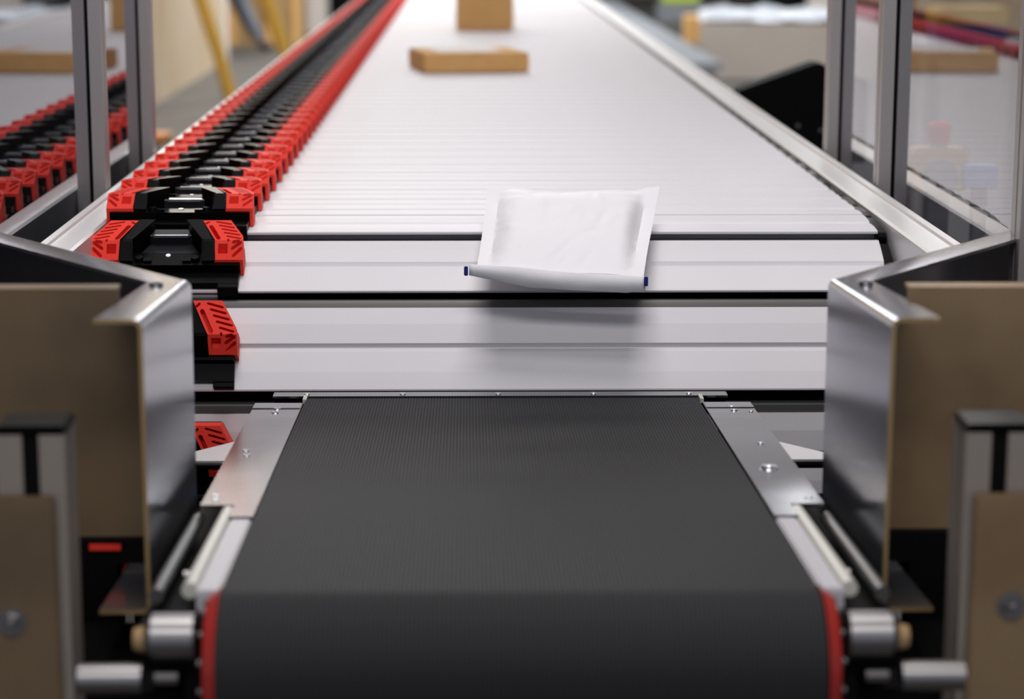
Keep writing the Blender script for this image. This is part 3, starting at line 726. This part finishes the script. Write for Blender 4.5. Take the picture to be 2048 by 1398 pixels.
# orange object on the floor line
p = at(318, 277, 12.5)
t = thing('orange_hose_end', 'orange plastic hose end with a pale ring, just outside the left rail', 'hose', tuple(p))
bm = bmesh.new(); cyl(bm, (-0.08, 0, 0), (0.04, 0.02, 0.0), 0.036, n=20); fin('hose', bm, 'orange', t, smooth=True)
bm = bmesh.new(); cyl(bm, (0.041, 0.02, 0.005), (0.075, 0.02, 0.005), 0.030, n=20); fin('ring', bm, 'edge', t, smooth=True)
bm = bmesh.new(); box(bm, -0.05, 0.0, -0.02, 0.06, -p.z, -0.037); fin('stand', bm, 'greymachine', t)

# ------------------------------------------------------------------ background, right
# black wedge cover
t = thing('wedge_cover', 'black wedge-shaped machine cover rising beyond the right rail', 'machine cover', (0.68, 5.3, 0.3))
a0 = at(1440, 182, 5.55); a1 = at(1628, 126, 5.55); a2 = at(1657, 137, 5.55)
pts = [(0.682, a0.z+0.001), (a1.x, a1.z), (a1.x+0.02, a1.z-0.001), (a2.x, a2.z), (a2.x+0.10, a2.z-0.03), (a2.x+0.10, 0.83), (0.682, 0.83)]
bm = bmesh.new(); prism(bm, [(q[0]-0.68, q[1]-0.3) for q in pts], a0.y-5.3, a0.y-5.3+0.10, 'y'); fin('cover_sheet', bm, 'blackflat', t)
for q in ((1598, 253), (1645, 262)):
    pp = at(*q, 5.55); o = screw(None, (pp.x, a0.y-0.001, pp.z), 0.006, (0, -1, 0), 'steel'); W2(t, o)
# second conveyor line wrapped in grey, cartons
p = at(1535, 132, 19.5)
t = thing('large_carton', 'large pale cardboard carton on the floor beyond the right rail', 'box', (p.x, p.y, 0), (0, 0, R(-7)))
bm = bmesh.new(); box(bm, -0.60, 0.95, 0, 0.9, 0.001, 0.50); fin('carton', bm, 'cardlight', t, bevel=0.01)
bm = bmesh.new()
rnd = random.Random(3)
g = []
for j in range(9):
    row = []
    for i in range(15):
        x = -0.62+i*1.60/14; y = 0.02+j*0.86/8
        row.append(bm.verts.new((x, y, 0.515+0.03*rnd.random()+0.04*abs(math.sin(i*0.9))*math.sin(j*0.7)**2+(0.06 if j > 3 else 0))))
    g.append(row)
for j in range(8):
    for i in range(14): bm.faces.new((g[j][i], g[j][i+1], g[j+1][i+1], g[j+1][i]))
tag(fin('plastic_sheet', bm, 'wrap', loc=t.location, rot=(0, 0, R(-7)), smooth=True), 'crumpled clear plastic sheet lying on the large pale carton', 'plastic sheet')
p = at(1392, 88, 21.5)
bm = bmesh.new(); box(bm, -0.10, 0.10, 0, 0.3, 0, 0.27)
tag(fin('small_carton', bm, 'card', loc=(p.x, p.y, p.z), bevel=0.005), 'small brown carton left of the large pale carton', 'box')
bm = bmesh.new(); box(bm, -0.11, 0.11, 0, 0.32, 0, max(0.02, p.z-0.001))
tag(fin('pedestal', bm, 'greymachine', loc=(p.x, p.y, 0), bevel=0.005), 'grey-green pedestal under the small brown carton', 'pedestal')
# dull grey second conveyor bed beside, receding
t = thing('grey_conveyor', 'grey steel conveyor bed running along beyond the right rail', 'conveyor', (1.6, 20, 0))
q0 = at(1215, 15, 26); q1 = at(1345, 95, 20)
bm = bmesh.new(); box(bm, -0.35, 0.30, -3.5, 9, 0.30, 0.36); fin('bed', bm, 'greymachine', t)
bm = bmesh.new(); box(bm, -0.39, -0.352, -3.5, 9, 0.22, 0.40); fin('side_beam', bm, 'alu', t)
for yy in (-3, 0, 3, 6):
    bm = bmesh.new(); box(bm, -0.36, -0.30, yy, yy+0.06, 0, 0.30); box(bm, 0.24, 0.30, yy, yy+0.06, 0, 0.30); fin('support', bm, 'alu', t)
p = at(1365, 2, 30)
bm = bmesh.new(); box(bm, -0.28, 0.22, -0.2, 0.2, 0, 0.45)
tag(fin('lime_bin', bm, 'hivis', loc=(p.x, p.y, p.z-0.02), bevel=0.02), 'lime green bin at the very top right of the slats', 'bin')
bm = bmesh.new(); box(bm, -0.35, 0.30, -0.25, 0.25, 0, max(0.02, p.z-0.022))
tag(fin('grey_trolley', bm, 'greymachine', loc=(p.x, p.y, 0), bevel=0.02), 'grey trolley carrying the lime green bin', 'trolley')
p = at(1590, 22, 27)
bm = bmesh.new(); box(bm, -0.50, 0.30, -0.3, 0.3, 0, p.z+0.9)
tag(fin('black_machine', bm, 'blackflat', loc=(p.x, p.y, 0), bevel=0.03), 'black machine at the top behind the large pale carton', 'machine')
p = at(1640, 45, 26)
bm = bmesh.new(); box(bm, -0.12, 0.3, -0.3, 0.3, 0, 2.2)
tag(fin('tan_pillar', bm, 'cardlight', loc=(p.x, p.y, 0), bevel=0.03), 'tan pillar right of the black machine', 'pillar')
# emergency stop behind the right pane
p = at(1876, 300, 4.1)
t = thing('emergency_stop', 'yellow emergency stop box with red mushroom button behind the right pane', 'emergency stop', (p.x, p.y, p.z))
def rrect(hw, z0, z1, r):
    P = []
    for cx_, cz_, a0_ in ((hw-r, z1-r, 0), (-hw+r, z1-r, 90), (-hw+r, z0+r, 180), (hw-r, z0+r, 270)):
        for k in range(6): a = R(a0_+k*18); P.append((cx_+r*math.cos(a), cz_+r*math.sin(a)))
    return P
bm = bmesh.new(); prism(bm, rrect(0.052, -0.075, 0.006, 0.014), -0.03, 0.03, 'y'); fin('housing', bm, 'estop', t, bevel=0.003)
bm = bmesh.new(); cyl(bm, (0, 0, 0.0062), (0, 0, 0.015), 0.017, n=24); fin('collar', bm, 'greymachine', t, smooth=True)
bm = bmesh.new(); cyl(bm, (0, 0, 0.015), (0, 0, 0.046), 0.020, 0.023, n=28); cyl(bm, (0, 0, 0.046), (0, 0, 0.053), 0.023, 0.012, n=28); fin('mushroom_button', bm, 'red', t, smooth=True)
bm = bmesh.new(); cyl(bm, (0.0, -0.031, -0.048), (0.0, -0.034, -0.048), 0.034, n=32); fin('front_disc', bm, 'greymachine', t, smooth=True)
bm = bmesh.new(); box(bm, -0.02, 0.02, -0.02, 0.02, -p.z, -0.076); fin('stand', bm, 'greymachine', t)
p = at(1985, 362, 3.9)
bm = bmesh.new(); box(bm, -0.030, 0.030, -0.02, 0.02, -0.022, 0.018)
tag(fin('blue_connector', bm, 'lightblue', loc=(p.x, p.y+0.1, p.z), bevel=0.003), 'light blue connector box behind the right pane, right of the emergency stop', 'connector')
bm = bmesh.new(); box(bm, -0.012, 0.012, -0.012, 0.012, -p.z, -0.0225)
tag(fin('connector_stand', bm, 'greymachine', loc=(p.x, p.y+0.1, p.z)), 'thin grey stand under the light blue connector box', 'stand')
p = at(1945, 85, 9.0)
t = thing('tote_bin', 'blue tote with yellow lid seen through the right pane', 'tote', (p.x, p.y, p.z))
bm = bmesh.new(); box(bm, -0.14, 0.14, 0, 0.25, 0, 0.075); fin('tote_body', bm, 'bluebin', t, bevel=0.004)
bm = bmesh.new(); box(bm, -0.145, 0.145, -0.005, 0.255, 0.0755, 0.14); fin('lid', bm, 'brightyellow', t, bevel=0.004)
t2 = thing('side_table', 'pale grey table under the blue tote behind the right pane', 'table', (p.x, p.y, 0))
bm = bmesh.new(); box(bm, -0.2, 0.3, -0.1, 0.4, p.z-0.03, p.z-0.001); fin('tabletop', bm, 'greymachine', t2)
for xx in (-0.2, 0.25):
    for yy in (-0.1, 0.35):
        bm = bmesh.new(); box(bm, xx, xx+0.05, yy, yy+0.05, 0, p.z-0.031); fin('leg', bm, 'alu', t2)
for ob_ in bpy.data.objects:
    if ob_.type == 'EMPTY' and not ob_.get('label'): print('NOLABEL', ob_.name)
